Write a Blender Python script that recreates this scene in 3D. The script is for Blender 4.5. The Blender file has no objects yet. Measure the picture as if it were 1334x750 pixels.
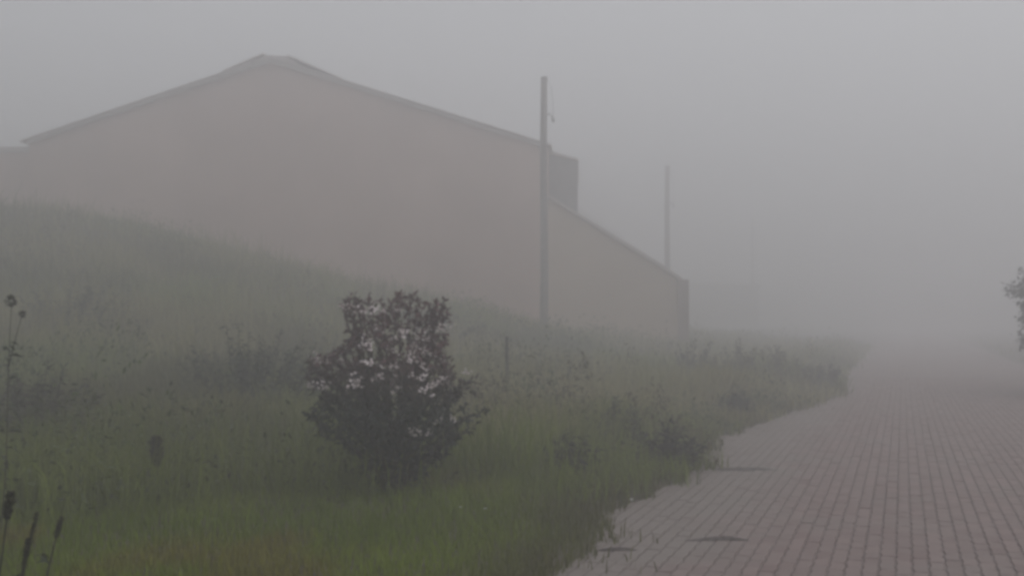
import bpy, bmesh, math, random
import numpy as np
from mathutils import Vector, Matrix

random.seed(7)
rng = np.random.default_rng(11)
S = bpy.context.scene
C = S.collection
R = math.radians

# ------------------------------------------------------------------ camera
CAM = Vector((0.0, 0.0, 1.5))
FPX = 1430.0                          # focal length in pixels of the 1334-wide photograph
YAW = math.atan(508 / FPX)            # the road runs this far to the right of the view axis
PITCH = math.atan(40 / FPX)
cam_d = bpy.data.cameras.new("camera")
cam_d.sensor_width = 36.0
cam_d.lens = 36.0 * FPX / 1334.0
cam_d.clip_start = 0.1
cam_d.clip_end = 3000.0
cam = bpy.data.objects.new("camera", cam_d)
C.objects.link(cam)
cam.location = CAM
cam.rotation_euler = (math.pi / 2 + PITCH, 0, YAW)
S.camera = cam

# ------------------------------------------------------------------ sky, sun, exposure
SUN_EL, SUN_AZ = R(52), R(62)         # azimuth measured clockwise from +Y (the road)
W = bpy.data.worlds.new("World")
S.world = W
W.use_nodes = True
wn, wl = W.node_tree.nodes, W.node_tree.links
bg = wn["Background"]
sky = wn.new("ShaderNodeTexSky")
sky.sky_type = 'NISHITA'
sky.sun_disc = False
sky.sun_elevation = SUN_EL
sky.sun_rotation = SUN_AZ
sky.dust_density = 4.0
hsv = wn.new("ShaderNodeHueSaturation")
hsv.inputs["Saturation"].default_value = 0.15
ovc = wn.new("ShaderNodeMix")
ovc.data_type = 'RGBA'
ovc.inputs[0].default_value = 0.8     # the cloud deck evens out the clear sky
ovc.inputs[7].default_value = (5.9, 6.0, 6.28, 1)
wl.new(sky.outputs[0], hsv.inputs["Color"])
wl.new(hsv.outputs[0], ovc.inputs[6])
wl.new(ovc.outputs[2], bg.inputs[0])
bg.inputs[1].default_value = 0.1

sun_d = bpy.data.lights.new("sun", 'SUN')
sun_d.energy = 0.6
sun_d.angle = R(25)
sun_d.color = (1.0, 0.96, 0.9)
sun = bpy.data.objects.new("sun", sun_d)
C.objects.link(sun)
sd = Vector((math.sin(SUN_AZ) * math.cos(SUN_EL), math.cos(SUN_AZ) * math.cos(SUN_EL), math.sin(SUN_EL)))
sun.rotation_euler = sd.to_track_quat('Z', 'Y').to_euler()
sun.location = (0, 0, 40)

S.view_settings.view_transform = 'Standard'
S.view_settings.look = 'None'
S.view_settings.exposure = 0.1
S.view_settings.gamma = 1.0
S.view_settings.use_curve_mapping = False
S.cycles.volume_bounces = 4
S.cycles.max_bounces = 8
S.cycles.diffuse_bounces = 2
S.cycles.glossy_bounces = 1
S.cycles.transmission_bounces = 2
S.cycles.filter_width = 3.4
S.cycles.use_denoising = True

# ------------------------------------------------------------------ picture point -> place
cy, sy = math.cos(YAW), math.sin(YAW)
RT = Vector((cy, sy, 0))
FW = Vector((-sy * math.cos(PITCH), cy * math.cos(PITCH), math.sin(PITCH)))
UP = RT.cross(FW)


def ray(px, py):
    return FW + RT * ((px - 667) / FPX) + UP * ((375 - py) / FPX)


def at(px, py, depth):
    return CAM + ray(px, py) * depth


def to_px(p):
    d = Vector(p) - CAM
    z = d.dot(FW)
    if z < .1:
        return None
    return 667 + FPX * d.dot(RT) / z, 375 - FPX * d.dot(UP) / z, z


# ------------------------------------------------------------------ noise and ground shape
_perm = rng.random((256, 256))


def vnoise(x, y, s=1.0):
    x = np.asarray(x, float) / s + 91.3
    y = np.asarray(y, float) / s + 47.7
    xi, yi = np.floor(x).astype(int), np.floor(y).astype(int)
    fx, fy = x - xi, y - yi
    fx, fy = fx * fx * (3 - 2 * fx), fy * fy * (3 - 2 * fy)
    g = lambda a, b: _perm[a & 255, b & 255]
    return (g(xi, yi) * (1 - fx) + g(xi + 1, yi) * fx) * (1 - fy) + (g(xi, yi + 1) * (1 - fx) + g(xi + 1, yi + 1) * fx) * fy


def fbm(x, y, s=1.0):
    return .55 * vnoise(x, y, s) + .3 * vnoise(x, y, s * .47) + .15 * vnoise(x, y, s * .21)


def sstep(a, b, x):
    t = np.clip((np.asarray(x, float) - a) / (b - a), 0, 1)
    return t * t * (3 - 2 * t)


ROAD_L, ROAD_R = -2.45, 3.7


EDGE_Y, EDGE_X = [], []
for px_, py_ in ((768, 728), (786, 694), (804, 672), (836, 652), (880, 633), (912, 614), (926, 592), (948, 568), (1000, 548), (1060, 530), (1100, 516), (1097, 494)):
    d_ = ray(px_, py_)
    p_ = CAM - d_ * (CAM.z / d_.z)
    EDGE_Y.append(p_.y)
    EDGE_X.append(p_.x - .04)


def verge_x(y):
    """Where the vegetation on the left ends and the paving shows."""
    y = np.asarray(y, float)
    return np.interp(y, EDGE_Y, EDGE_X) + .16 * (vnoise(y, 0 * y + 9, .55) - .5) + .08 * (vnoise(y, 0 * y + 5, .21) - .5)


def hz(x, y):
    x = np.asarray(x, float)
    y = np.asarray(y, float)
    # the bank: climbs away from the road, drops again before the warehouse
    H = 3.6 * sstep(6.0, 25.0, y) / (1 + np.exp(np.clip((y - 31.2) / 1.2, -30, 30)))
    s = np.clip((-7.4 - x) / 13.6, 0, 1.15)
    z = H * s + .3 * sstep(-6, -12, x) * sstep(24, 32, y) + .22 * sstep(-5, -8, x) * sstep(6, 11, y)
    z = z + .25 * (fbm(x, y, 5.0) - .45) * sstep(-3.5, -9, x)
    z = z + .05 * sstep(-2.0, -3.2, x) + .07 * sstep(3.6, 4.6, x) + .05 * (fbm(x, y, 1.1) - .5) * sstep(-2.3, -3, x)
    vx = verge_x(y)
    z = z + .022
    road = sstep(vx - .08, vx + .1, x) * (1 - sstep(ROAD_R - .1, ROAD_R + .15, x))
    return z * (1 - road) - .1 * road


def ground_at(px, py):
    d = ray(px, py)
    t = 3.0
    while t < 120:
        p = CAM + d * t
        if p.z < max(float(hz(p.x, p.y)), 0 if float(verge_x(p.y)) - .1 < p.x < ROAD_R else -9):
            return p
        t += .03
    return CAM + d * 120


# ------------------------------------------------------------------ mesh builder
class MB:
    def __init__(self):
        self.v, self.f, self.m, self.c = [], [], [], []

    def add(self, verts, faces, mi=0, col=None):
        o = len(self.v)
        self.v += [tuple(p) for p in verts]
        self.f += [tuple(i + o for i in q) for q in faces]
        self.m += [mi] * len(faces)
        self.c += [col or (1, 1, 1)] * len(verts)

    def box(self, x0, x1, y0, y1, z0, z1, mi=0):
        self.add([(x, y, z) for z in (z0, z1) for y in (y0, y1) for x in (x0, x1)],
                 [(0, 2, 3, 1), (4, 5, 7, 6), (0, 1, 5, 4), (2, 6, 7, 3), (0, 4, 6, 2), (1, 3, 7, 5)], mi)

    def prism(self, pts, y0, y1, mi=0):
        """outline in x-z pushed from y0 to y1"""
        n = len(pts)
        v = [(x, y0, z) for x, z in pts] + [(x, y1, z) for x, z in pts]
        self.add(v, [tuple(range(n)), tuple(range(2 * n - 1, n - 1, -1))] +
                 [(i, n + i, n + (i + 1) % n, (i + 1) % n) for i in range(n)], mi)

    def tube(self, path, radii, n=8, mi=0, col=None, cap=True):
        path = [Vector(p) for p in path]
        rings = []
        for i, p in enumerate(path):
            t = (path[min(i + 1, len(path) - 1)] - path[max(i - 1, 0)]).normalized()
            a = t.orthogonal().normalized() if abs(t.z) < .95 else Vector((1, 0, 0))
            a = (a - t * a.dot(t)).normalized()
            b = t.cross(a)
            r = radii[i] if hasattr(radii, '__len__') else radii
            rings.append([p + (a * math.cos(2 * math.pi * k / n) + b * math.sin(2 * math.pi * k / n)) * r for k in range(n)])
        f = []
        for i in range(len(path) - 1):
            for k in range(n):
                f.append((i * n + k, i * n + (k + 1) % n, (i + 1) * n + (k + 1) % n, (i + 1) * n + k))
        if cap:
            f.append(tuple(range(n))[::-1])
            f.append(tuple((len(path) - 1) * n + k for k in range(n)))
        self.add([q for r_ in rings for q in r_], f, mi, col)

    def leaf(self, p, d, length, width, col=None, droop=.25, roll=None, mi=0):
        """a leaf with a folded midrib: two halves, four triangles"""
        p, d = Vector(p), Vector(d).normalized()
        side = d.cross(Vector((0, 0, 1)))
        if side.length < .1:
            side = Vector((1, 0, 0))
        side.normalize()
        if roll is None:
            roll = random.uniform(-.9, .9)
        side = Matrix.Rotation(roll, 3, d) @ side
        up = side.cross(d)
        tip = p + d * length - Vector((0, 0, 1)) * droop * length
        mid = p + d * length * .5 - Vector((0, 0, 1)) * droop * length * .25
        self.add([p, mid + side * width * .5 + up * width * .18, tip, mid - side * width * .5 + up * width * .18, mid],
                 [(0, 1, 4), (1, 2, 4), (4, 2, 3), (0, 4, 3)], mi, col)

    def build(self, name, mats, parent=None, off=(0, 0, 0), smooth=False):
        me = bpy.data.meshes.new(name)
        ox, oy, oz = off
        me.from_pydata([(x - ox, y - oy, z - oz) for x, y, z in self.v], [], self.f)
        mats = mats if isinstance(mats, (list, tuple)) else [mats]
        for m in mats:
            me.materials.append(m)
        if len(mats) > 1:
            me.polygons.foreach_set("material_index", self.m)
        if any(c != (1, 1, 1) for c in self.c):
            at_ = me.color_attributes.new("tint", 'FLOAT_COLOR', 'POINT')
            at_.data.foreach_set("color", np.array([(*c, 1) for c in self.c], np.float32).ravel())
        if smooth:
            me.polygons.foreach_set("use_smooth", [True] * len(me.polygons))
        me.update()
        o = bpy.data.objects.new(name, me)
        C.objects.link(o)
        if parent is not None:
            o.parent = parent
        return o


def tag(o, label=None, cat=None, group=None, kind=None):
    for k, v in (("label", label), ("category", cat), ("group", group), ("kind", kind)):
        if v:
            o[k] = v
    return o


def thing(name, label, cat, loc=(0, 0, 0), rz=0.0, group=None):
    o = bpy.data.objects.new(name, None)
    C.objects.link(o)
    o.empty_display_size = .3
    o.location = loc
    o.rotation_euler = (0, 0, rz)
    return tag(o, label, cat, group)


# ------------------------------------------------------------------ materials
def mat(name, col, rough=.8, noise=None, col2=None, attr=False, spec=.3, bump=0.0, bscale=40.0, transl=0.0, ramp=(.35, .65)):
    m = bpy.data.materials.new(name)
    m.use_nodes = True
    n, l = m.node_tree.nodes, m.node_tree.links
    b = n["Principled BSDF"]
    b.inputs["Roughness"].default_value = rough
    b.inputs["Specular IOR Level"].default_value = spec
    b.inputs["Base Color"].default_value = (*col, 1)
    geo = n.new("ShaderNodeNewGeometry")
    src = None
    if noise:
        t = n.new("ShaderNodeTexNoise")
        t.inputs["Scale"].default_value = noise
        t.inputs["Detail"].default_value = 6
        l.new(geo.outputs["Position"], t.inputs["Vector"])
        r = n.new("ShaderNodeValToRGB")
        r.color_ramp.elements[0].position, r.color_ramp.elements[1].position = ramp
        r.color_ramp.elements[0].color = (*col, 1)
        r.color_ramp.elements[1].color = (*(col2 or col), 1)
        l.new(t.outputs["Fac"], r.inputs["Fac"])
        src = r.outputs["Color"]
    if attr:
        a = n.new("ShaderNodeAttribute")
        a.attribute_name = "tint"
        if src:
            mx = n.new("ShaderNodeMix")
            mx.data_type = 'RGBA'
            mx.blend_type = 'MULTIPLY'
            mx.inputs[0].default_value = 1
            l.new(src, mx.inputs[6])
            l.new(a.outputs["Color"], mx.inputs[7])
            src = mx.outputs[2]
        else:
            src = a.outputs["Color"]
    if src:
        l.new(src, b.inputs["Base Color"])
    if bump:
        t2 = n.new("ShaderNodeTexNoise")
        t2.inputs["Scale"].default_value = bscale
        t2.inputs["Detail"].default_value = 5
        l.new(geo.outputs["Position"], t2.inputs["Vector"])
        bp = n.new("ShaderNodeBump")
        bp.inputs["Strength"].default_value = bump
        bp.inputs["Distance"].default_value = .02
        l.new(t2.outputs["Fac"], bp.inputs["Height"])
        l.new(bp.outputs["Normal"], b.inputs["Normal"])
    if transl:
        tr = n.new("ShaderNodeBsdfTranslucent")
        if src:
            l.new(src, tr.inputs["Color"])
        else:
            tr.inputs["Color"].default_value = (*col, 1)
        ms = n.new("ShaderNodeMixShader")
        ms.inputs[0].default_value = transl
        l.new(b.outputs[0], ms.inputs[1])
        l.new(tr.outputs[0], ms.inputs[2])
        l.new(ms.outputs[0], n["Material Output"].inputs["Surface"])
    return m


M_SOIL = mat("soil", (.06, .053, .036), .95, 1.4, (.11, .095, .065), bump=.5, bscale=18)
M_GRASS = mat("grass_blades", (.08, .1, .04), .7, attr=True, transl=.25, spec=.2)
M_LEAF = mat("shrub_leaves", (.03, .05, .025), .45, attr=True, transl=.12, spec=.35)
M_WEED = mat("weed_leaves", (.04, .06, .03), .7, attr=True, transl=.2, spec=.2)
M_BARK = mat("bark", (.05, .04, .033), .9, 30, (.09, .075, .06), bump=.6)
M_PALE = mat("pale_flecks", (.78, .68, .69), .5, 60, (.85, .77, .77), transl=.2)
M_DRY = mat("dry_seed_heads", (.03, .028, .017), .9, 25, (.055, .048, .028))
M_STALK = mat("weed_stalk", (.035, .035, .02), .85, 20, (.055, .05, .03))
M_PLASTER = mat("pinkish_plaster", (.54, .375, .32), .9, .3, (.68, .48, .41), bump=.15, bscale=12)
M_CREAM = mat("cream_plaster", (.56, .435, .335), .9, .5, (.64, .505, .395), bump=.15, bscale=12)
M_ROOF = mat("roof_sheet", (.47, .41, .39), .6, .6, (.54, .475, .455))
M_DARKSHEET = mat("dark_cladding", (.2, .195, .2), .7, 1.5, (.26, .25, .255))
M_POLE = mat("weathered_pole_timber", (.17, .145, .138), .9, 9, (.26, .23, .22), bump=.4)
M_METAL = mat("dull_metal", (.09, .09, .095), .55, 20, (.14, .14, .14))
M_GLASSY = mat("grey_porcelain", (.3, .3, .31), .35, 20, (.35, .35, .35))
M_POST = mat("rough_post_timber", (.03, .026, .022), .9, 18, (.055, .046, .038), bump=.4)
M_MUD = mat("wet_mud", (.05, .04, .037), .6, 14, (.1, .083, .077), bump=.5, bscale=30)
M_PAPER = mat("white_scrap", (.75, .75, .74), .6, 30, (.85, .85, .84))
M_CONC = mat("far_render", (.48, .48, .485), .9, .6, (.54, .54, .545))


def paver_mat():
    m = mat("concrete_pavers", (.2, .2, .2), .85, bump=.35, bscale=90)
    n, l = m.node_tree.nodes, m.node_tree.links
    b = n["Principled BSDF"]
    geo = n.new("ShaderNodeNewGeometry")
    oi = n.new("ShaderNodeObjectInfo")
    ad = n.new("ShaderNodeMath")
    ad.operation = 'ADD'
    l.new(geo.outputs["Random Per Island"], ad.inputs[0])
    l.new(oi.outputs["Random"], ad.inputs[1])
    fr = n.new("ShaderNodeMath")
    fr.operation = 'FRACT'
    l.new(ad.outputs[0], fr.inputs[0])
    rp = n.new("ShaderNodeValToRGB")
    e = rp.color_ramp.elements
    e[0].color, e[0].position = (.2, .14, .132, 1), 0
    e[1].color, e[1].position = (.25, .182, .172, 1), 1
    k = e.new(.5)
    k.color = (.22, .165, .156, 1)
    l.new(fr.outputs[0], rp.inputs["Fac"])
    # grey silt washed over the paving in patches, heaviest along the left edge
    sep = n.new("ShaderNodeSeparateXYZ")
    l.new(geo.outputs["Position"], sep.inputs[0])
    ns = n.new("ShaderNodeTexNoise")
    ns.inputs["Scale"].default_value = 1.1
    ns.inputs["Detail"].default_value = 7
    ns.inputs["Roughness"].default_value = .6
    l.new(geo.outputs["Position"], ns.inputs["Vector"])
    mr = n.new("ShaderNodeMapRange")
    mr.inputs["From Min"].default_value = -2.1
    mr.inputs["From Max"].default_value = -.7
    mr.inputs["To Min"].default_value = .62
    mr.inputs["To Max"].default_value = 0
    l.new(sep.outputs["X"], mr.inputs["Value"])
    a2 = n.new("ShaderNodeMath")
    a2.operation = 'ADD'
    l.new(mr.outputs[0], a2.inputs[0])
    l.new(ns.outputs["Fac"], a2.inputs[1])
    r2 = n.new("ShaderNodeValToRGB")
    r2.color_ramp.elements[0].position, r2.color_ramp.elements[1].position = .48, .85
    r2.color_ramp.elements[0].color, r2.color_ramp.elements[1].color = (.12, .12, .12, 1), (.72, .72, .72, 1)
    l.new(a2.outputs[0], r2.inputs["Fac"])
    mx = n.new("ShaderNodeMix")
    mx.data_type = 'RGBA'
    l.new(r2.outputs["Color"], mx.inputs[0])
    l.new(rp.outputs["Color"], mx.inputs[6])
    mx.inputs[7].default_value = (.215, .197, .18, 1)
    l.new(mx.outputs[2], b.inputs["Base Color"])
    return m


M_PAVER = paver_mat()
M_JOINT = mat("joint_sand", (.09, .075, .07), .95, 5, (.15, .127, .118))


def far_paving():
    m = mat("far_paving", (.22, .18, .17), .9)
    n, l = m.node_tree.nodes, m.node_tree.links
    geo = n.new("ShaderNodeNewGeometry")
    mp = n.new("ShaderNodeMapping")
    mp.inputs["Rotation"].default_value = (0, 0, math.pi / 2)
    l.new(geo.outputs["Position"], mp.inputs[0])
    br = n.new("ShaderNodeTexBrick")
    br.inputs["Scale"].default_value = 1
    br.inputs["Brick Width"].default_value = .215
    br.inputs["Row Height"].default_value = .107
    br.inputs["Mortar Size"].default_value = .007
    br.inputs["Color1"].default_value = (.215, .165, .158, 1)
    br.inputs["Color2"].default_value = (.265, .215, .2, 1)
    br.inputs["Mortar"].default_value = (.04, .035, .03, 1)
    l.new(mp.outputs[0], br.inputs["Vector"])
    l.new(br.outputs["Color"], n["Principled BSDF"].inputs["Base Color"])
    return m


M_FARPAVE = far_paving()

# ------------------------------------------------------------------ ground sheet
FAR = 240.0


def axis(lo, hi, fine_lo, fine_hi, step):
    a = list(np.arange(fine_lo, fine_hi + 1e-6, step))
    x, s = fine_hi, step
    while x < hi:
        s *= 1.35
        x = min(hi, x + s)
        a.append(x)
    x, s = fine_lo, step
    while x > lo:
        s *= 1.35
        x = max(lo, x - s)
        a.insert(0, x)
    return np.array(a)


gx = np.unique(np.concatenate([axis(-FAR, FAR, -20, 6, .25), np.arange(-2.7, -.9, .05)]))
gy = np.unique(np.concatenate([axis(-60, FAR, 2, 40, .3), np.arange(5, 16, .1)]))
X, Y = np.meshgrid(gx, gy)
Z = hz(X, Y)
nx, ny = len(gx), len(gy)
b = MB()
b.v = list(zip(X.ravel(), Y.ravel(), Z.ravel()))
b.c = [(1, 1, 1)] * len(b.v)
for j in range(ny - 1):
    for i in range(nx - 1):
        q = j * nx + i
        b.f.append((q, q + 1, q + nx + 1, q + nx))
        b.m.append(0)
tag(b.build("ground", M_SOIL, smooth=True), kind="structure")

# ------------------------------------------------------------------ paved road
PW, PL, AMP, GAP = .096, .2, .005, .008
NEAR_END = 30.0
b = MB()
b.add([(ROAD_L, -20, -.010), (ROAD_R, -20, -.010), (ROAD_R, NEAR_END, -.010), (ROAD_L, NEAR_END, -.010)], [(0, 1, 2, 3)], 0)
b.add([(ROAD_L, NEAR_END, -.002), (ROAD_R, NEAR_END, -.002), (ROAD_R, FAR, -.002), (ROAD_L, FAR, -.002)], [(0, 1, 2, 3)], 1)
road = tag(b.build("road", [M_JOINT, M_FARPAVE]), kind="structure")


def paver_shape(par, top_only=False):
    """a zigzag-edged block: chamfered top, six-cornered outline"""
    a = AMP if par == 0 else -AMP
    g = GAP / 2

    def ring(ins, z):
        hw, hl = PW / 2 - g - ins, PL / 2 - .001 - ins * .2
        return [(-hw + a, -hl, z), (hw + a, -hl, z), (hw - a, 0, z), (hw + a, hl, z), (-hw + a, hl, z), (-hw - a, 0, z)]
    v = ring(.005, 0) + ring(0, -.006) + ring(0, -.03)
    f = [(0, 1, 2, 5), (5, 2, 3, 4)]
    for r in ((0, 6),) if top_only else ((0, 6), (6, 12)):
        for k in range(6):
            f.append((r[0] + k, r[1] + k, r[1] + (k + 1) % 6, r[0] + (k + 1) % 6))
    return v[:12] if top_only else v, f


pav_me = []
for par in (0, 1):
    v, f = paver_shape(par)
    me = bpy.data.meshes.new("paver")
    me.from_pydata(v, [], f)
    me.materials.append(M_PAVER)
    pav_me.append(me)
cells = []
ncol = int((ROAD_R - ROAD_L) / PW)
for i in range(ncol):
    par = i % 2
    x = ROAD_L + (i + .5) * PW
    for j in range(int((NEAR_END - 1.0) / PL)):
        y = 1.0 + (j + .5 + .5 * par) * PL
        if y > NEAR_END - PL / 2 or x < float(verge_x(y)) - .3:
            continue
        q = to_px((x, y, 0))
        seen = q is not None and -5 < q[0] < 1340 and q[1] < 755 and x > float(verge_x(y)) + .02
        cells.append((q[2] if seen else 999, x, y, par))
cells.sort()
rest = MB()
tilt = lambda s: random.gauss(0, s)
for k, (d, x, y, par) in enumerate(cells):
    dz, rx, ry = tilt(.0012), tilt(.004), tilt(.016)
    # settled hollows where traffic has pressed the blocks down
    dz -= .004 * float(fbm(x, y, 1.6))
    if k < 300 and d < 900:
        o = bpy.data.objects.new("paver", pav_me[par])
        C.objects.link(o)
        o.parent = road
        o.location = (x, y, dz)
        o.rotation_euler = (rx, ry, tilt(.012))
    else:
        v, f = paver_shape(par, top_only=True)
        rest.add([(x + p[0], y + p[1], dz + p[2] + p[1] * rx - p[0] * ry) for p in v], f)
tag(rest.build("paver_rows", M_PAVER, road), kind="stuff")


# ------------------------------------------------------------------ warehouse
FD = 40.0
ROT = R(3.7)
f0 = at(375, 415, FD)
wloc = Vector((f0.x, f0.y, .3))
wrz = YAW - ROT                       # the facade faces the camera, its right side a touch farther
wx = Vector((math.cos(wrz), math.sin(wrz), 0))
wy = Vector((-math.sin(wrz), math.cos(wrz), 0))


def fac(px, py, back=0.0):
    """the point of the facade plane (or one behind it) seen at a picture point, in the warehouse's own x, z"""
    d = ray(px, py)
    t = (wloc + wy * back - CAM).dot(wy) / d.dot(wy)
    p = CAM + d * t - wloc
    return p.dot(wx), p.z


wh = thing("warehouse", "large pale pinkish gabled warehouse rising out of the fog behind the bank", "warehouse", wloc, wrz)
xl, zl = fac(38, 184)
xa, za = fac(352, 78)
xr, zr = fac(713, 190)
BASE = -.6
b = MB()
b.prism([(xl, BASE), (xr, BASE), (xr, zr), (xa, za), (xl, zl)], 0, .3)
b.build("gable_wall", M_PLASTER, wh)
b = MB()
b.box(xl, xl + .3, .3, 20, BASE, zl - .05)
b.build("side_wall", M_PLASTER, wh)
b = MB()
b.box(xr - .3, xr, .3, 20, BASE, zr - .05)
b.build("side_wall", M_PLASTER, wh)
b = MB()
b.prism([(xl, BASE), (xr, BASE), (xr, zr), (xa, za), (xl, zl)], 19.7, 20)
for i_ in range(len(b.v)):
    x_, y_, z_ = b.v[i_]
    b.v[i_] = (x_ * .97, y_ + .3, z_ - .06)
b.build("rear_wall", M_PLASTER, wh)


def slope(p, q, th, y0, y1, over=.25):
    """roof sheet lying on the line p-q in the facade plane, running back"""
    d = Vector((q[0] - p[0], q[1] - p[1])).normalized()
    n_ = Vector((-d.y, d.x))
    if n_.y < 0:
        n_ = -n_
    q2 = Vector(q) + d * over
    p2 = Vector(p)
    o_ = MB()
    o_.prism([tuple(p2 + n_ * .01), tuple(q2 + n_ * .01), tuple(q2 + n_ * (th + .01)), tuple(p2 + n_ * (th + .01))], y0, y1)
    return o_


slope((xa, za), (xl, zl), .06, -.25, 20.3).build("roof_slope", M_ROOF, wh)
slope((xa, za), (xr, zr), .06, -.25, 20.3, .15).build("roof_slope", M_ROOF, wh)
# verge trim: the darker edge boards under the sheets on both rakes
for p, q in (((xa, za), (xl, zl)), ((xa, za), (xr, zr))):
    d = (Vector(q) - Vector(p))
    b = MB()
    b.prism([p, q, (q[0], q[1] - .12), (p[0], p[1] - .12)], -.2, -.01)
    b.build("verge_board", M_ROOF, wh)
# ridge ventilator with its own little eaves
v0, v1, v2, v3 = fac(290, 94), fac(344, 71), fac(374, 73), fac(446, 104)
b = MB()
b.prism([(v0[0] + .5, v0[1] - .2), (v3[0] - .5, v3[1] - .25), (v2[0], v2[1]), (v1[0], v1[1])], .1, 19)
b.build("ridge_vent", M_ROOF, wh)
b = MB()
b.prism([v0, (v1[0], v1[1]), (v1[0], v1[1] + .05), (v0[0], v0[1] + .06)], -.05, 19.2)
b.prism([(v2[0], v2[1]), v3, (v3[0], v3[1] + .05), (v2[0], v2[1] + .05)], -.05, 19.2)
b.build("ridge_cap", M_ROOF, wh)
# lower block to the left with its flat parapet
x0, z0 = fac(-150, 199)
b = MB()
b.box(x0, xl - .01, .4, 14, BASE, z0)
b.build("side_annex", M_PLASTER, wh)
b = MB()
b.box(x0 - .1, xl - .02, .3, 14.1, z0 + .002, z0 + .22)
b.build("parapet", M_ROOF, wh)
# dark clerestory box above the right-hand wing
s0, s1, s2 = fac(708, 202, 1.2), fac(752, 211, 1.2), fac(752, 300, 1.2)
b = MB()
b.prism([(xr + .01, s2[1]), (s2[0], s2[1]), (s1[0], s1[1]), (xr + .01, s0[1])], 1.2, 7.5)
b.build("clerestory", M_DARKSHEET, wh)
b = MB()
b.prism([(xr + .01, s0[1] + .01), (s1[0] + .04, s1[1] + .01), (s1[0] + .04, s1[1] + .1), (xr + .01, s0[1] + .13)], 1.0, 7.7)
b.build("clerestory_roof", M_ROOF, wh)
# right-hand wing, a lean-to whose end wall carries on the facade
w0, w1, w2, w3 = fac(713, 258), fac(760, 287), fac(862, 349), fac(889, 368)
b = MB()
b.prism([(xr + .01, BASE), (w3[0], BASE), w3, w2, w1, (xr + .01, w0[1])], .08, 8)
b.build("wing_wall", M_CREAM, wh)
b = MB()
for p, q in (((xr + .02, w0[1]), w1), (w1, w2), (w2, w3)):
    b.prism([(p[0], p[1] + .01), (q[0], q[1] + .01), (q[0], q[1] + .14), (p[0], p[1] + .14)], -.1, 8.2)
b.build("wing_roof", M_ROOF, wh)
cx = fac(889, 400)[0]
b = MB()
b.box(cx - .16, cx + .22, -.12, .3, BASE, w3[1] + .1)
b.build("corner_column", mat("column_render", (.26, .19, .18), .9, 2, (.31, .24, .225)), wh)

# the shed in the fog past the wing
SD = 92.0
s_loc = at(900, 415, SD)
s_loc.z = .2
sh = thing("low_shed", "low grey shed almost lost in the fog beyond the end of the warehouse", "shed", s_loc, YAW - ROT)


def shed_pt(px, py):
    d = ray(px, py)
    t = (s_loc - CAM).dot(wy) / d.dot(wy)
    p = CAM + d * t - s_loc
    return p.dot(wx), p.z


a0, a1, a2, a3 = shed_pt(748, 268), shed_pt(896, 371), shed_pt(988, 374), shed_pt(988, 430)
b = MB()
b.prism([(a0[0], -.5), (a3[0], -.5), (a2[0], a2[1]), (a1[0], a1[1]), (a0[0], a0[1])], 0, 9)
b.build("shed_wall", M_CONC, sh)
b = MB()
b.prism([(a1[0], a1[1] + .01), (a2[0] + .3, a2[1] + .01), (a2[0] + .3, a2[1] + .15), (a1[0], a1[1] + .15)], -.3, 9.3)
b.prism([(a0[0], a0[1] + .01), (a1[0] - .01, a1[1] + .01), (a1[0] - .01, a1[1] + .15), (a0[0], a0[1] + .15)], -.3, 9.3)
b.build("shed_roof", M_ROOF, sh)


# ------------------------------------------------------------------ utility poles
def pole(px_top, py_top, depth, r0, r1, label, lean=0.0, hook=True):
    top = at(px_top, py_top, depth)
    r0, r1 = r0 * .92, r1 * .9
    gz = float(hz(top.x, top.y))
    loc = Vector((top.x, top.y, gz))
    t = thing("utility_pole", label, "utility pole", loc, 0, "poles along the bank")
    h = top.z - gz
    b_ = MB()
    zs = [-.4, h * .25, h * .5, h * .75, h]
    b_.tube([(lean * (z / h - 1) + .02 * math.sin(z * .7), .015 * math.sin(z * 1.1), z) for z in zs],
            [r0 + (r1 - r0) * max(z, 0) / h for z in zs], 14)
    b_.build("pole_shaft", M_POLE, t, smooth=True)
    b_ = MB()
    b_.tube([(0, 0, h + .002), (0, 0, h + .03), (0, 0, h + .05)], [r1 * 1.12, r1 * 1.1, r1 * .5], 14)
    b_.build("pole_cap", M_METAL, t)
    if hook:
        zb = h - (48 * depth / FPX)
        bx, by = RT.x, RT.y
        b_ = MB()
        b_.tube([(bx * r1 * .6, by * r1 * .6, zb), (bx * (r1 + .07), by * (r1 + .07), zb + .03), (bx * (r1 + .12), by * (r1 + .12), zb - .03), (bx * (r1 + .17), by * (r1 + .17), zb - .12)], [.028, .028, .028, .022], 8)
        hb = b_.build("hook_bracket", M_METAL, t, smooth=True)
        b_ = MB()
        e = Vector((bx * (r1 + .18), by * (r1 + .18), zb - .2))
        b_.tube([e + Vector((0, 0, .1)), e + Vector((0, 0, .07)), e, e - Vector((0, 0, .04))], [.03, .055, .06, .025], 10)
        b_.build("insulator", M_GLASSY, hb, smooth=True)
        b_ = MB()
        b_.tube([(bx * r1, by * r1, h - .05), (bx * (r1 + .12), by * (r1 + .12), h - .3), (bx * (r1 + .17), by * (r1 + .17), h - .75), (bx * (r1 + .18), by * (r1 + .18), zb - .1)], .009, 6)
        b_.build("drop_wire", M_METAL, t)
    return t


pole(709, 102, 35, .15, .115, "tall weathered utility pole with a small hooked bracket, standing in front of the warehouse corner", .03)
pole(869.5, 217, 58, .18, .135, "thin utility pole rising faintly behind the end of the warehouse", .05)
pole(980, 286, 96, .14, .09, "barely visible utility pole deepest in the fog, above the low shed", 0)


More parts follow.
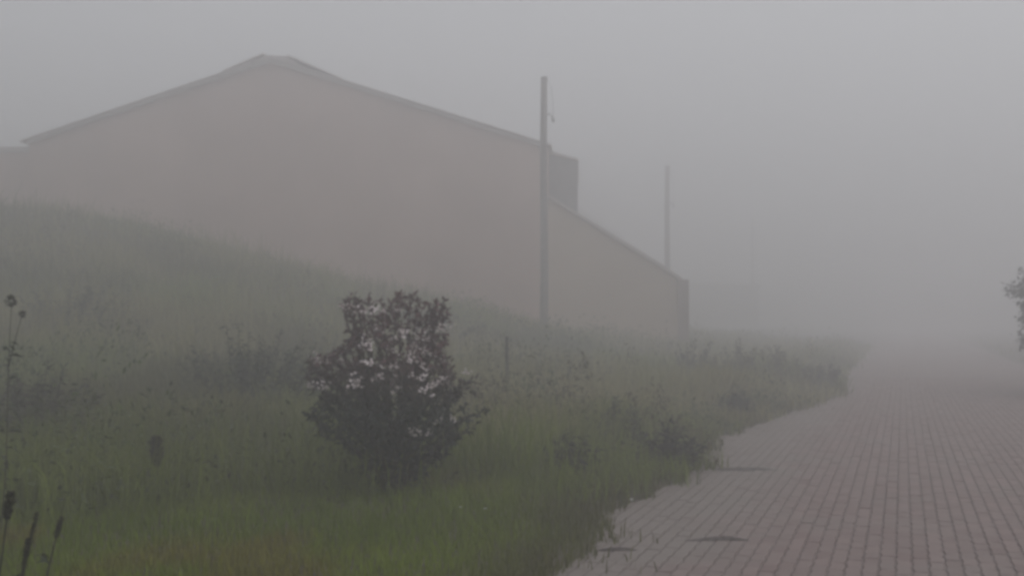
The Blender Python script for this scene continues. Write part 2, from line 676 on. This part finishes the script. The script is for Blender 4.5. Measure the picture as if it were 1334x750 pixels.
# ------------------------------------------------------------------ vegetation in bulk
def blades(name, n, dlo, dhi, hfun, wfun, colfun, keep, bend=.45, alo=-52, ahi=34, parent=None):
    """n blades of grass, each three triangles, thinning with distance"""
    d = dlo * (dhi / dlo) ** rng.random(n)
    ang = np.radians(rng.uniform(alo, ahi, n)) - YAW
    x, y = d * np.sin(ang), d * np.cos(ang)
    k = keep(x, y, d)
    x, y, d = x[k], y[k], d[k]
    n = len(x)
    z = hz(x, y)
    z = np.where(x < ROAD_R, np.maximum(z, .0), z)
    h = hfun(x, y, d) * rng.uniform(.55, 1.25, n)
    w = wfun(d) * rng.uniform(.7, 1.3, n)
    th = rng.uniform(0, 2 * np.pi, n)
    lean = np.abs(rng.normal(0, bend, n)) * h
    la = rng.uniform(0, 2 * np.pi, n)
    dx, dy = np.cos(th) * w / 2, np.sin(th) * w / 2
    lx, ly = np.cos(la) * lean, np.sin(la) * lean
    V = np.empty((n, 5, 3), np.float32)
    V[:, 0] = np.stack([x - dx, y - dy, z - .02], 1)
    V[:, 1] = np.stack([x + dx, y + dy, z - .02], 1)
    V[:, 2] = np.stack([x + dx * .75 + lx * .3, y + dy * .75 + ly * .3, z + h * .55], 1)
    V[:, 3] = np.stack([x - dx * .75 + lx * .3, y - dy * .75 + ly * .3, z + h * .55], 1)
    V[:, 4] = np.stack([x + lx, y + ly, z + h * np.clip(1 - .3 * (lean / h) ** 2, .5, 1)], 1)
    base = (np.arange(n) * 5)[:, None]
    T = (base + np.array([[0, 1, 2, 0, 2, 3, 3, 2, 4]])).reshape(-1)
    me = bpy.data.meshes.new(name)
    me.vertices.add(n * 5)
    me.vertices.foreach_set("co", V.ravel())
    me.loops.add(len(T))
    me.loops.foreach_set("vertex_index", T.astype(np.int32))
    me.polygons.add(n * 3)
    me.polygons.foreach_set("loop_start", (np.arange(n * 3) * 3).astype(np.int32))
    me.update(calc_edges=True)
    c = colfun(x, y, d)
    cc = np.ones((n, 5, 4), np.float32)
    cc[:, :, :3] = c[:, None, :]
    a_ = me.color_attributes.new("tint", 'FLOAT_COLOR', 'POINT')
    a_.data.foreach_set("color", cc.ravel())
    me.materials.append(M_GRASS)
    o = bpy.data.objects.new(name, me)
    C.objects.link(o)
    return tag(o, kind="stuff")


def mixc(a, b_, t):
    return np.asarray(a)[None] * (1 - t[:, None]) + np.asarray(b_)[None] * t[:, None]


def left_side(x, y, d):
    # tufts and runners spill a hand's breadth over the first rows of paving
    spill = .2 * np.abs(rng.normal(0, 1, len(x))) * (vnoise(x, y, .33) - .45) * 2
    return (x < verge_x(y) + spill) & (d > 2.5)


def short_col(x, y, d):
    t = sstep(.3, .7, fbm(x, y, 1.6))
    c = mixc((.145, .2, .016), (.22, .285, .024), t)
    dry = sstep(.56, .72, fbm(x + 50, y + 8, 1.3))
    c = c * (1 - .75 * dry[:, None]) + np.array([(.23, .19, .04)]) * .75 * dry[:, None]
    fw = .8 * sstep(7.5, 12.5, d + 4 * (fbm(x + 30, y, 1.5) - .5))[:, None]
    c = c * (1 - fw) + np.array([(.2, .21, .07)]) * fw
    edge = sstep(-.75, -.1, x - verge_x(y))[:, None]
    c = c * (1 - .7 * edge) + np.array([(.1, .085, .05)]) * .7 * edge
    return c * rng.uniform(.65, 1.25, len(x))[:, None]


def tall_col(x, y, d):
    t = sstep(.35, .65, fbm(x + 20, y - 13, 3.2))
    c = mixc((.2, .235, .065), (.285, .265, .12), t)
    dk = sstep(.5, .7, fbm(x - 31, y + 17, 2.3))
    c = c * (1 - .5 * dk[:, None])
    # young green blades run up into the foot of the bank, thinning out with no sharp line
    gw = .75 * (1 - sstep(7.5, 14, d + 5 * (fbm(x, y, 1.7) - .5)))[:, None]
    c = c * (1 - gw) + np.array([(.19, .25, .03)]) * gw
    return c * rng.uniform(.6, 1.3, len(x))[:, None]


blades("grass", 170000, 3.2, 16, lambda x, y, d: .06 + .11 * fbm(x, y, 1.2) + .1 * sstep(8, 13, d), lambda d: .0045 + .0006 * d, short_col,
       lambda x, y, d: left_side(x, y, d) & (rng.random(len(x)) > .75 * sstep(-6.2, -8.5, x)), .5)
blades("tall_grass", 380000, 7.5, 60, lambda x, y, d: (.12 + .5 * fbm(x, y, 2.6) + .35 * fbm(x + 9, y, .55)) * (.45 + .55 * sstep(.1, 1.3, verge_x(y) - x)), lambda d: .004 + .00055 * d, tall_col,
       lambda x, y, d: left_side(x, y, d) & (rng.random(len(x)) < np.maximum(sstep(-5.6, -8.0, x + 3 * (fbm(x + 5, y, 1.2) - .5)), sstep(8.0, 13.0, d + 4.5 * (fbm(x, y - 5, 1.3) - .5))) * (.35 + .65 * sstep(.3, .55, fbm(x - 7, y + 3, 2.0)))), .7)
blades("tall_stalks", 70000, 15, 60, lambda x, y, d: (.5 + .75 * fbm(x + 4, y, 1.5)) * (.5 + .5 * sstep(-9, -13, x)), lambda d: .004 + .0004 * d, tall_col,
       lambda x, y, d: left_side(x, y, d) & (rng.random(len(x)) < sstep(-3.5, -8, x) * sstep(.3, .6, fbm(x, y + 40, 1.3))), .6)
blades("verge_grass", 16000, 8, 90, lambda x, y, d: .12 + .3 * fbm(x, y, 2), lambda d: .007 + .0009 * d, tall_col,
       lambda x, y, d: x > ROAD_R + .1, .4)


def undergrowth(name, n, dlo, dhi, keep, colfun):
    """broad weed leaves carried at every height of a clumpy growth, two triangles each"""
    d = dlo * (dhi / dlo) ** rng.random(n)
    ang = np.radians(rng.uniform(-52, 34, n)) - YAW
    x, y = d * np.sin(ang), d * np.cos(ang)
    k = keep(x, y, d)
    x, y, d = x[k], y[k], d[k]
    n = len(x)
    c1, c2 = fbm(x + 3, y - 8, 1.5), fbm(x - 17, y + 4, .6)
    hh = np.clip(2.3 * (c1 - .42), 0, 1.2) * (.4 + 1.2 * c2) * np.clip((verge_x(y) - x) / .8, .25, 1)
    k = hh > .1
    x, y, d, hh = x[k], y[k], d[k], hh[k]
    n = len(x)
    z = np.maximum(hz(x, y), 0) + hh * rng.random(n) ** 1.1
    L = rng.uniform(.035, .08, n) * (1 + d * .02)
    a, e, r = rng.uniform(0, 6.28, n), rng.uniform(-.3, 1.2, n), rng.uniform(-.7, .7, n)
    D = np.stack([np.cos(a) * np.cos(e), np.sin(a) * np.cos(e), np.sin(e)], 1)
    Sd = np.stack([-np.sin(a) * np.cos(r), np.cos(a) * np.cos(r), np.sin(r)], 1)
    P = np.stack([x, y, z], 1)
    V = np.empty((n, 4, 3), np.float32)
    V[:, 0] = P
    V[:, 1] = P + D * L[:, None] * .5 + Sd * L[:, None] * .22
    V[:, 2] = P + D * L[:, None]
    V[:, 3] = P + D * L[:, None] * .5 - Sd * L[:, None] * .22
    me = bpy.data.meshes.new(name)
    me.vertices.add(n * 4)
    me.vertices.foreach_set("co", V.ravel())
    T = ((np.arange(n) * 4)[:, None] + np.array([[0, 1, 2, 0, 2, 3]])).reshape(-1)
    me.loops.add(len(T))
    me.loops.foreach_set("vertex_index", T.astype(np.int32))
    me.polygons.add(n * 2)
    me.polygons.foreach_set("loop_start", (np.arange(n * 2) * 3).astype(np.int32))
    me.update(calc_edges=True)
    cc = np.ones((n, 4, 4), np.float32)
    cc[:, :, :3] = colfun(x, y, d)[:, None, :]
    me.color_attributes.new("tint", 'FLOAT_COLOR', 'POINT').data.foreach_set("color", cc.ravel())
    me.materials.append(M_WEED)
    o = bpy.data.objects.new(name, me)
    C.objects.link(o)
    return tag(o, kind="stuff")


def under_col(x, y, d):
    t = sstep(.35, .65, fbm(x + 60, y - 33, 2.4))
    c = mixc((.075, .1, .03), (.12, .1, .055), t)
    return c * rng.uniform(.5, 1.3, len(x))[:, None]


undergrowth("undergrowth", 340000, 8.2, 55, lambda x, y, d: left_side(x, y, d) & (rng.random(len(x)) < np.maximum(sstep(-6.0, -8.5, x + 3 * (fbm(x + 5, y, 1.2) - .5)), sstep(8.2, 13, d + 4.5 * (fbm(x, y - 5, 1.3) - .5)))), under_col)


# ------------------------------------------------------------------ weeds, clumps, shrubs
def jit(c, s=.3):
    k = random.uniform(1 - s, 1 + s)
    return tuple(v * k * random.uniform(.92, 1.08) for v in c)


def weed_clump(px, py, w, h, label, col=(.035, .042, .024), n=26, name="weed_clump", cat="weeds", depth=None, group=None):
    """a many-stemmed leafy weed; px, py the foot of it, w and h in metres"""
    if depth is None:
        p = ground_at(px, py)
    else:
        p = at(px, py, depth)
    p.z = float(hz(p.x, p.y))
    t = thing(name, label, cat, p, 0, group)
    st, lf = MB(), MB()
    for k in range(n):
        a = random.uniform(0, 2 * math.pi)
        r = w * .5 * math.sqrt(random.random())
        hh = h * random.uniform(.55, 1.05) * (1 - .45 * (r / (w * .5)) ** 2)
        foot = Vector((math.cos(a) * r * .45, math.sin(a) * r * .45, -.03))
        tip = Vector((math.cos(a) * r, math.sin(a) * r, hh))
        mid = (foot + tip) * .5 + Vector((random.uniform(-.04, .04), random.uniform(-.04, .04), .03))
        path = [foot, mid, tip]
        st.tube(path, [.009, .006, .003], 5, cap=False)
        m = int(14 + 26 * hh)
        for i in range(m):
            u = .12 + .88 * (i + random.random()) / m
            q = foot.lerp(mid, u * 2) if u < .5 else mid.lerp(tip, u * 2 - 1)
            la = random.uniform(0, 2 * math.pi)
            ln = random.uniform(.07, .17) * (1.15 - .5 * u)
            lf.leaf(q, (math.cos(la), math.sin(la), random.uniform(-.1, 1.0)), ln, ln * random.uniform(.28, .45), jit(col), random.uniform(0, .5))
    st.build("stem", M_STALK, t)
    tag(lf.build("leaves", M_WEED, t), kind="stuff")
    return t


G = "weed clumps on the bank and verge"
weed_clump(803, 590, .75, .62, "leafy weed clump at the road edge, upper left of the dark wet streak", n=30, group=G)
weed_clump(868, 612, .8, .5, "low dark weed clump touching the left end of the long wet streak", (.03, .034, .024), 30, group=G)
weed_clump(745, 620, .7, .4, "low weed clump in the grass just above the white scrap on the verge", n=22, group=G)
weed_clump(906, 500, 1.0, 1.15, "upright bushy weed with a peaked top, below the warehouse corner column", (.03, .034, .024), 34, group=G)
weed_clump(962, 500, 1.1, 1.0, "broad bushy weed right of the peaked one along the verge", (.036, .036, .026), 34, group=G)
weed_clump(1012, 503, 1.2, .9, "rounded roadside weed, third to the right of the corner column", (.036, .04, .026), 32, group=G)
weed_clump(1068, 505, 1.1, .62, "last low weed clump before the paving fades into the fog", (.04, .042, .028), 28, group=G)
weed_clump(960, 545, .7, .45, "small weed clump where the verge bulges onto the paving", (.036, .04, .027), 22, group=G)
weed_clump(330, 540, 2.1, 1.15, "wide dark weed thicket on the bank left of the speckled shrub", (.045, .048, .034), 60, group=G)
weed_clump(50, 590, 1.6, .95, "dark brownish weed thicket low on the bank at the far left", (.055, .048, .034), 50, group=G)
weed_clump(735, 520, 1.6, .8, "greyish green weed thicket on the bank below the tall pole", (.035, .042, .03), 40, group=G)
weed_clump(560, 420, 2.6, .85, "hazy weed thicket on the crest behind the top of the shrub", (.035, .038, .027), 46, depth=25, group=G)
weed_clump(95, 330, 2.4, .9, "hazy weed thicket along the crest at the upper left", (.032, .04, .03), 46, depth=20, group=G)


# the shrub in front of the bank
SHD = 9.5
sb = ground_at(515, 643)
sb.z = float(hz(sb.x, sb.y))
SHD = (sb - CAM).dot(FW)
shrub = thing("speckled_shrub", "dark bushy shrub flecked with small pale clusters standing in the grass in front of the bank", "shrub", sb)
OUT = [(440, 404), (456, 386), (472, 384), (492, 391), (506, 400), (514, 384), (540, 385), (552, 398), (563, 392), (577, 388), (584, 402), (582, 425),
       (580, 450), (588, 478), (606, 505), (622, 488), (618, 506), (606, 528), (636, 530), (630, 548), (602, 560), (582, 588), (556, 614), (540, 636), (516, 642), (494, 630),
       (476, 608), (462, 584), (424, 562), (396, 540), (418, 520), (402, 494), (404, 470), (436, 458), (452, 440), (462, 424)]


def inside(px, py, poly):
    c = False
    j = len(poly) - 1
    for i in range(len(poly)):
        xi, yi = poly[i]
        xj, yj = poly[j]
        if (yi > py) != (yj > py) and px < (xj - xi) * (py - yi) / (yj - yi) + xi:
            c = not c
        j = i
    return c


def row_span(py, poly):
    xs = [px for px in range(390, 642, 2) if inside(px, py, poly)]
    return (min(xs), max(xs)) if xs else (515, 516)


spans = {y: row_span(y, OUT) for y in range(382, 644, 2)}


def shrub_pt(px, py, fill=1.0):
    """a point in the bush seen there, its depth within a crown that is as deep as it is wide"""
    a_, b_ = spans.get(int(py) // 2 * 2, (500, 530))
    half = max(6, (b_ - a_) / 2)
    u = (px - (a_ + b_) / 2) / half
    dep = math.sqrt(max(0, 1 - min(1, u * u))) * half * SHD / FPX * fill
    return at(px, py, SHD + random.uniform(-1, 1) * dep * .85)


stems, leaves = MB(), MB()
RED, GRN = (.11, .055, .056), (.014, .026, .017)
tips = [(446, 403), (462, 388), (480, 386), (497, 395), (518, 386), (534, 386), (545, 392), (566, 393), (578, 391), (583, 405), (581, 440), (588, 480), (602, 500), (619, 491),
        (632, 534), (622, 552), (600, 568), (580, 592), (552, 616), (404, 470), (404, 492), (398, 538), (416, 566), (456, 584), (474, 608), (430, 462), (452, 444)]
while len(tips) < 78:
    px, py = random.uniform(396, 636), random.uniform(385, 625)
    if inside(px, py, OUT):
        tips.append((px, py))
twig_pts = []
root = sb + Vector((0, 0, -.05))
for (px, py) in tips:
    tip = shrub_pt(px, py)
    foot = root + Vector((random.uniform(-.06, .06), random.uniform(-.06, .06), 0))
    mid = foot.lerp(tip, .5) + Vector((random.uniform(-.05, .05), random.uniform(-.05, .05), .06 + .12 * random.random()))
    path = [foot, foot.lerp(mid, .5) + Vector((random.uniform(-.02, .02), random.uniform(-.02, .02), .03)), mid, mid.lerp(tip, .55) + Vector((0, 0, .03)), tip]
    stems.tube([p - sb for p in path], [.014, .011, .008, .005, .002], 6, cap=False)
    for i in range(1, 5):
        for k in range(5):
            twig_pts.append((path[i - 1].lerp(path[i], random.random()) if i > 1 else path[i], (path[i] - path[i - 1]).normalized()))
    # leaves crowd the outer half of every stem and its short side twigs
    axis_ = (tip - mid).normalized()
    for k in range(40):
        u = random.random() ** .7
        q = mid.lerp(tip, u)
        dirn = (axis_ + Vector((random.gauss(0, .7), random.gauss(0, .7), random.gauss(.1, .6)))).normalized()
        ln = random.uniform(.045, .075)
        tq = to_px(q)
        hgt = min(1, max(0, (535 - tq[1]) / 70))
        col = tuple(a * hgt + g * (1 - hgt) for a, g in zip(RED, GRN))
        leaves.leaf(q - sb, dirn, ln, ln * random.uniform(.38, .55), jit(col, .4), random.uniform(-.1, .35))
# fill the crown: dense and closed below, looser with gaps above
nfill = 0
while nfill < 5600:
    px, py = random.uniform(394, 638), random.uniform(383, 642)
    if not inside(px, py, OUT):
        continue
    g = float(vnoise(px, py, 17.0))
    if py < 470 and g < .42 and random.random() < .85:
        continue
    if py > 600 and random.random() < .35:
        continue
    if px > 588 and random.random() < .78:
        continue
    q = shrub_pt(px, py)
    ln = random.uniform(.045, .08)
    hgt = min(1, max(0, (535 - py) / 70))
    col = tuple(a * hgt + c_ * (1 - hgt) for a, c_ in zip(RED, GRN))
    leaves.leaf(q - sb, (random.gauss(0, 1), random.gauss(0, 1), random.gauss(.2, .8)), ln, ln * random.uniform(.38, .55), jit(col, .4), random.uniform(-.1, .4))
    nfill += 1
stems.build("stem", M_BARK, shrub, smooth=True)
tag(leaves.build("foliage", M_LEAF, shrub), kind="stuff")
# clusters of small pale leaf shapes on the side that faces the road
fleck_me = []
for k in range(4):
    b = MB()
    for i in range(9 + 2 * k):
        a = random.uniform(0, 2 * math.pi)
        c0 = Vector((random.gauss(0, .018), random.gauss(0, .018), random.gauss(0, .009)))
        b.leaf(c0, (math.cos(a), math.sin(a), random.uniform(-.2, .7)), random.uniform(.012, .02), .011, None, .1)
    o = b.build("pale_fleck", M_PALE)
    fleck_me.append(o.data)
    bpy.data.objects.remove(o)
FLECKS = [(560, 442), (553, 430), (489, 431), (492, 443), (476, 451), (478, 445), (510, 455), (513, 441), (528, 434), (551, 441), (540, 449), (545, 452), (556, 460),
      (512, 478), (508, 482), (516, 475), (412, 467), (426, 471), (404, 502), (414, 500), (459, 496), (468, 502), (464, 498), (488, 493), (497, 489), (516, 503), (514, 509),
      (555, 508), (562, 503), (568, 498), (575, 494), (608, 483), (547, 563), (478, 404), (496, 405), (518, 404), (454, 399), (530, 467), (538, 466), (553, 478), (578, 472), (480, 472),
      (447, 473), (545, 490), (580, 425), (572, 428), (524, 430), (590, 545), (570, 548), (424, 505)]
for (px, py) in FLECKS:
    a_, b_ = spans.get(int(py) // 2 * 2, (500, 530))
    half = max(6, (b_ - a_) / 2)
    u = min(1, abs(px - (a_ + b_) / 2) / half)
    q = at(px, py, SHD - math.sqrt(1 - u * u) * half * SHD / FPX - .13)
    o = bpy.data.objects.new("pale_fleck", random.choice(fleck_me))
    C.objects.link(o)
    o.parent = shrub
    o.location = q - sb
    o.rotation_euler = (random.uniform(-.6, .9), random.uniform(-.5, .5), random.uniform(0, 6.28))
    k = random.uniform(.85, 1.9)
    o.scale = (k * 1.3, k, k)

# the tree that leans in from the right
TD = 22.0
tb = at(1428, 470, TD)
tb.z = float(hz(tb.x, tb.y))
tree = thing("roadside_tree", "small dark leafy tree on the right verge, cut off by the picture edge", "tree", tb)
tr, fo = MB(), MB()
trunk = [Vector((0, 0, -.1)), Vector((.03, .02, .5)), Vector((-.03, .04, 1.1)), Vector((.02, 0, 1.7)), Vector((0, .02, 2.5))]
tr.tube(trunk, [.09, .075, .06, .04, .015], 9)
tr.build("trunk", M_BARK, tree, smooth=True)
lm = MB()
for k in range(105):
    z = random.uniform(.6, 2.8)
    a = random.uniform(0, 2 * math.pi)
    reach = float(np.interp(z, [.6, 1.2, 1.7, 2.2, 2.55, 3.0], [1.05, 1.25, 1.2, 1.42, .95, .3])) * (.85 + .3 * float(vnoise(a * 2, z * 3, .9)))
    p0 = Vector((0, 0, max(.3, z - .55)))
    tipv = Vector((math.cos(a) * reach, math.sin(a) * reach, z + random.uniform(-.1, .25)))
    midv = p0.lerp(tipv, .5) + Vector((0, 0, .12))
    lm.tube([p0, midv, tipv], [.02, .012, .004], 6, cap=False)
    for i in range(430):
        u = random.random() ** .6
        q = p0.lerp(midv, u * 2) if u < .5 else midv.lerp(tipv, u * 2 - 1)
        q = q + Vector((random.gauss(0, .09), random.gauss(0, .09), random.gauss(0, .08)))
        fo.leaf(q, (random.gauss(0, 1), random.gauss(0, 1), random.gauss(.1, .7)), random.uniform(.08, .13), random.uniform(.045, .07), jit((.03, .034, .026), .4), .2)
lm.build("limb", M_BARK, tree, smooth=True)
tag(fo.build("crown", M_LEAF, tree), kind="stuff")


# ------------------------------------------------------------------ single weeds in the foreground
def seed_weed(foot, tip, label, head_len, head_r, name="seeding_weed", group=None, leaves_n=4):
    """a stalk that ends in a dense dark seed head of many small husks"""
    foot, tip = Vector(foot), Vector(tip)
    foot.z = float(hz(foot.x, foot.y))
    t = thing(name, label, "weed", foot, 0, group)
    v = tip - foot
    d = v.normalized()
    neck = v - d * head_len
    bowed = lambda u: v * u + Vector((0, 0, .06 * v.length * math.sin(math.pi * u)))
    st = MB()
    st.tube([bowed(u) for u in (0, .25, .5, .75, 1)], [.006, .0055, .005, .004, .002], 6)
    st.build("stalk", M_STALK, t)
    hd = MB()
    for i in range(int(150 + 6500 * head_r)):
        u = random.random()
        q = bowed(1 - head_len / v.length * (1 - u))
        r = head_r * math.sin(math.pi * (.12 + .8 * u)) ** .7
        a = random.uniform(0, 2 * math.pi)
        o_ = d.orthogonal().normalized()
        o_ = Matrix.Rotation(a, 3, d) @ o_
        hd.leaf(q + o_ * r * random.uniform(.1, .7), o_ + d * .9, random.uniform(.7, 1.3) * (.007 + head_r * .55), .006 + head_r * .15, None, 0)
    hd.build("seed_head", M_DRY, t)
    for k in range(leaves_n):
        lf = MB()
        u = random.uniform(.1, .6)
        a = random.uniform(0, 2 * math.pi)
        lf.leaf(bowed(u), (math.cos(a), math.sin(a), .9), random.uniform(.1, .18), .028, jit((.04, .05, .026)), .5)
        lf.build("leaf", M_WEED, t)
    return t


def seed_at(pf, pt, depth, *a, **k):
    return seed_weed(at(*pf, depth), at(*pt, depth), *a, **k)


GS = "seeding weeds at the lower left"
seed_at((207, 660), (203, 571), 8.6, "single dark seed head on a straight stalk, standing alone in the short grass", .25, .055, group=GS)
seed_at((-12, 760), (14, 642), 4.6, "thick dark seed head cut by the left edge, leftmost of the lower corner weeds", .14, .02, group=GS)
seed_at((8, 790), (48, 668), 4.4, "slender dark seed head bending right in the lower left corner", .22, .008, group=GS)
seed_at((50, 770), (80, 674), 5.2, "short dusky seed head, rightmost of the lower left corner weeds", .12, .012, group=GS)
seed_at((12, 800), (36, 702), 4.4, "small thin seed head below the slender bending one", .13, .007, group=GS)

# the tall weed at the left edge, seen against the bank
lw = at(2, 560, 7.2)
lw.z = float(hz(lw.x, lw.y))
t = thing("tall_weed", "tall weed at the left edge with a dark round seed pod on top", "weed", lw)
b = MB()
top = at(15, 392, 7.2) - lw
b.tube([(0, 0, -.03), top * .35 + Vector((.02, 0, 0)), top * .7, top], [.005, .004, .003, .002], 6)
s2 = at(29, 409, 7.2) - lw
b.tube([top * .72, (top * .72).lerp(s2, .5) + Vector((0, 0, .01)), s2], [.004, .003, .002], 6)
b.build("stalk", M_STALK, t)
for c_, r_, n_ in ((top, .042, 150), (s2, .018, 60)):
    b = MB()
    for i in range(n_):
        dv = Vector((random.gauss(0, 1), random.gauss(0, 1), random.gauss(0, 1.15))).normalized()
        b.leaf(c_ + dv * r_ * random.uniform(.2, .8), dv, random.uniform(.012, .024), .012, None, 0)
    b.build("seed_pod", M_DRY, t)
b = MB()
for k in range(26):
    u = random.uniform(.25, .92)
    a = random.uniform(0, 6.28)
    ln = random.uniform(.07, .13)
    b.leaf(top * u, (math.cos(a), math.sin(a), random.uniform(0, .8)), ln, ln * .35, jit((.05, .058, .035)), .4)
tag(b.build("leaves", M_WEED, t), kind="stuff")


# ------------------------------------------------------------------ posts and litter
def post(px, y_top, y_foot, depth, w, label):
    top = at(px, y_top, depth)
    p = Vector((top.x, top.y, float(hz(top.x, top.y))))
    t_ = thing("fence_post", label, "post", p, 0, "old posts on the bank")
    h = top.z - p.z
    b_ = MB()
    b_.tube([(0, 0, -.3), (.01, 0, h * .5), (0, .01, h - .02), (0, 0, h)], [w, w * .95, w * .85, w * .6], 8)
    b_.build("post_shaft", M_POST, t_)
    for z in (h * .8, h * .45):
        b_ = MB()
        b_.tube([(math.cos(a * .785) * (w + .004), math.sin(a * .785) * (w + .004), z + .003 * (a % 2)) for a in range(9)], .004, 5)
        b_.build("wire_loop", M_METAL, t_)


post(660, 438, 512, 17, .03, "thin upright post on the bank between the shrub and the tall pole")
post(636, 552, 606, 11, .022, "short thin post just right of the speckled shrub")
post(803, 490, 508, 20, .03, "stub of a post showing above the weeds right of the tall pole")


def scrap(px, py, w, label, lift=.0):
    p = ground_at(px, py)
    p.z = max(p.z, 0) + .012 + lift
    b_ = MB()
    n_ = 9
    rim = [(math.cos(2 * math.pi * k / n_) * w * random.uniform(.6, 1), math.sin(2 * math.pi * k / n_) * w * .7 * random.uniform(.6, 1), random.uniform(0, w * .5)) for k in range(n_)]
    v = rim + [(0, 0, w * .45)] + [(x * .9, y_ * .9, z - .004) for x, y_, z in rim]
    f = [(k, (k + 1) % n_, n_) for k in range(n_)] + [tuple(range(2 * n_, n_, -1))] + [(k, 10 + k, 10 + (k + 1) % n_, (k + 1) % n_) for k in range(n_)]
    b_.add(v, f)
    o_ = b_.build("litter_scrap", M_PAPER)
    o_.location = p
    return tag(o_, label, "litter", "white scraps of litter")


scrap(823, 653, .024, "white scrap of litter lying where the paving meets the verge")
scrap(632, 687, .014, "small bright scrap of litter caught in the grass below the shrub", .12)
scrap(600, 683, .011, "tiny white scrap left of the bright one in the grass", .11)


def mud(px, py, lx, ly, label, rz=0.0):
    d = ray(px, py)
    s_ = -CAM.z / d.z
    p = CAM + d * s_
    b_ = MB()
    n_, rings = 44, 5
    ph = random.uniform(0, 50)
    v = []
    for r in range(rings + 1):
        u = r / rings
        for k in range(n_):
            a = 2 * math.pi * k / n_
            wob = .35 + 1.25 * float(fbm(math.cos(a) * 1.3 + ph, math.sin(a) * 1.3, .45))
            v.append((math.cos(a) * lx * .5 * u * wob, math.sin(a) * ly * .5 * u * wob, .016 * (1 - u ** 2.5) + .007 * float(fbm(a + ph, u * 3, .4)) * (1 - u) - .006 * u))
    f = [tuple(range(n_))]
    for r in range(rings):
        for k in range(n_):
            f.append((r * n_ + k, (r + 1) * n_ + k, (r + 1) * n_ + (k + 1) % n_, r * n_ + (k + 1) % n_))
    b_.add(v, f)
    o_ = b_.build("mud_patch", M_MUD, smooth=True)
    o_.location = (p.x, p.y, .001)
    o_.rotation_euler = (0, 0, rz + YAW)
    return tag(o_, label, "mud patch", "wet mud patches on the paving")


mud(970, 611, .8, .2, "long wet mud streak reaching onto the paving below the verge bulge", .05)
mud(938, 702, .42, .085, "thin mud streak on the open paving, the one nearest the middle of the road", .06)
mud(806, 716, .28, .07, "small mud patch close to the near end of the grass edge", .1)
mud(752, 712, .3, .16, "mud patch half under the grass at the bottom of the verge", .3)

# ------------------------------------------------------------------ the fog
b = MB()
b.box(-FAR - 15, FAR + 15, -75, FAR + 15, -1.3, 14.0)
fog = bpy.data.materials.new("fog")
fog.use_nodes = True
fn = fog.node_tree.nodes
for q in list(fn):
    if q.type == 'BSDF_PRINCIPLED':
        fn.remove(q)
pv = fn.new("ShaderNodeVolumePrincipled")
pv.inputs["Color"].default_value = (.93, .93, .94, 1)
pv.inputs["Density"].default_value = .0345
pv.inputs["Anisotropy"].default_value = .6
fog.node_tree.links.new(pv.outputs[0], fn["Material Output"].inputs["Volume"])
tag(b.build("haze", fog), kind="stuff")
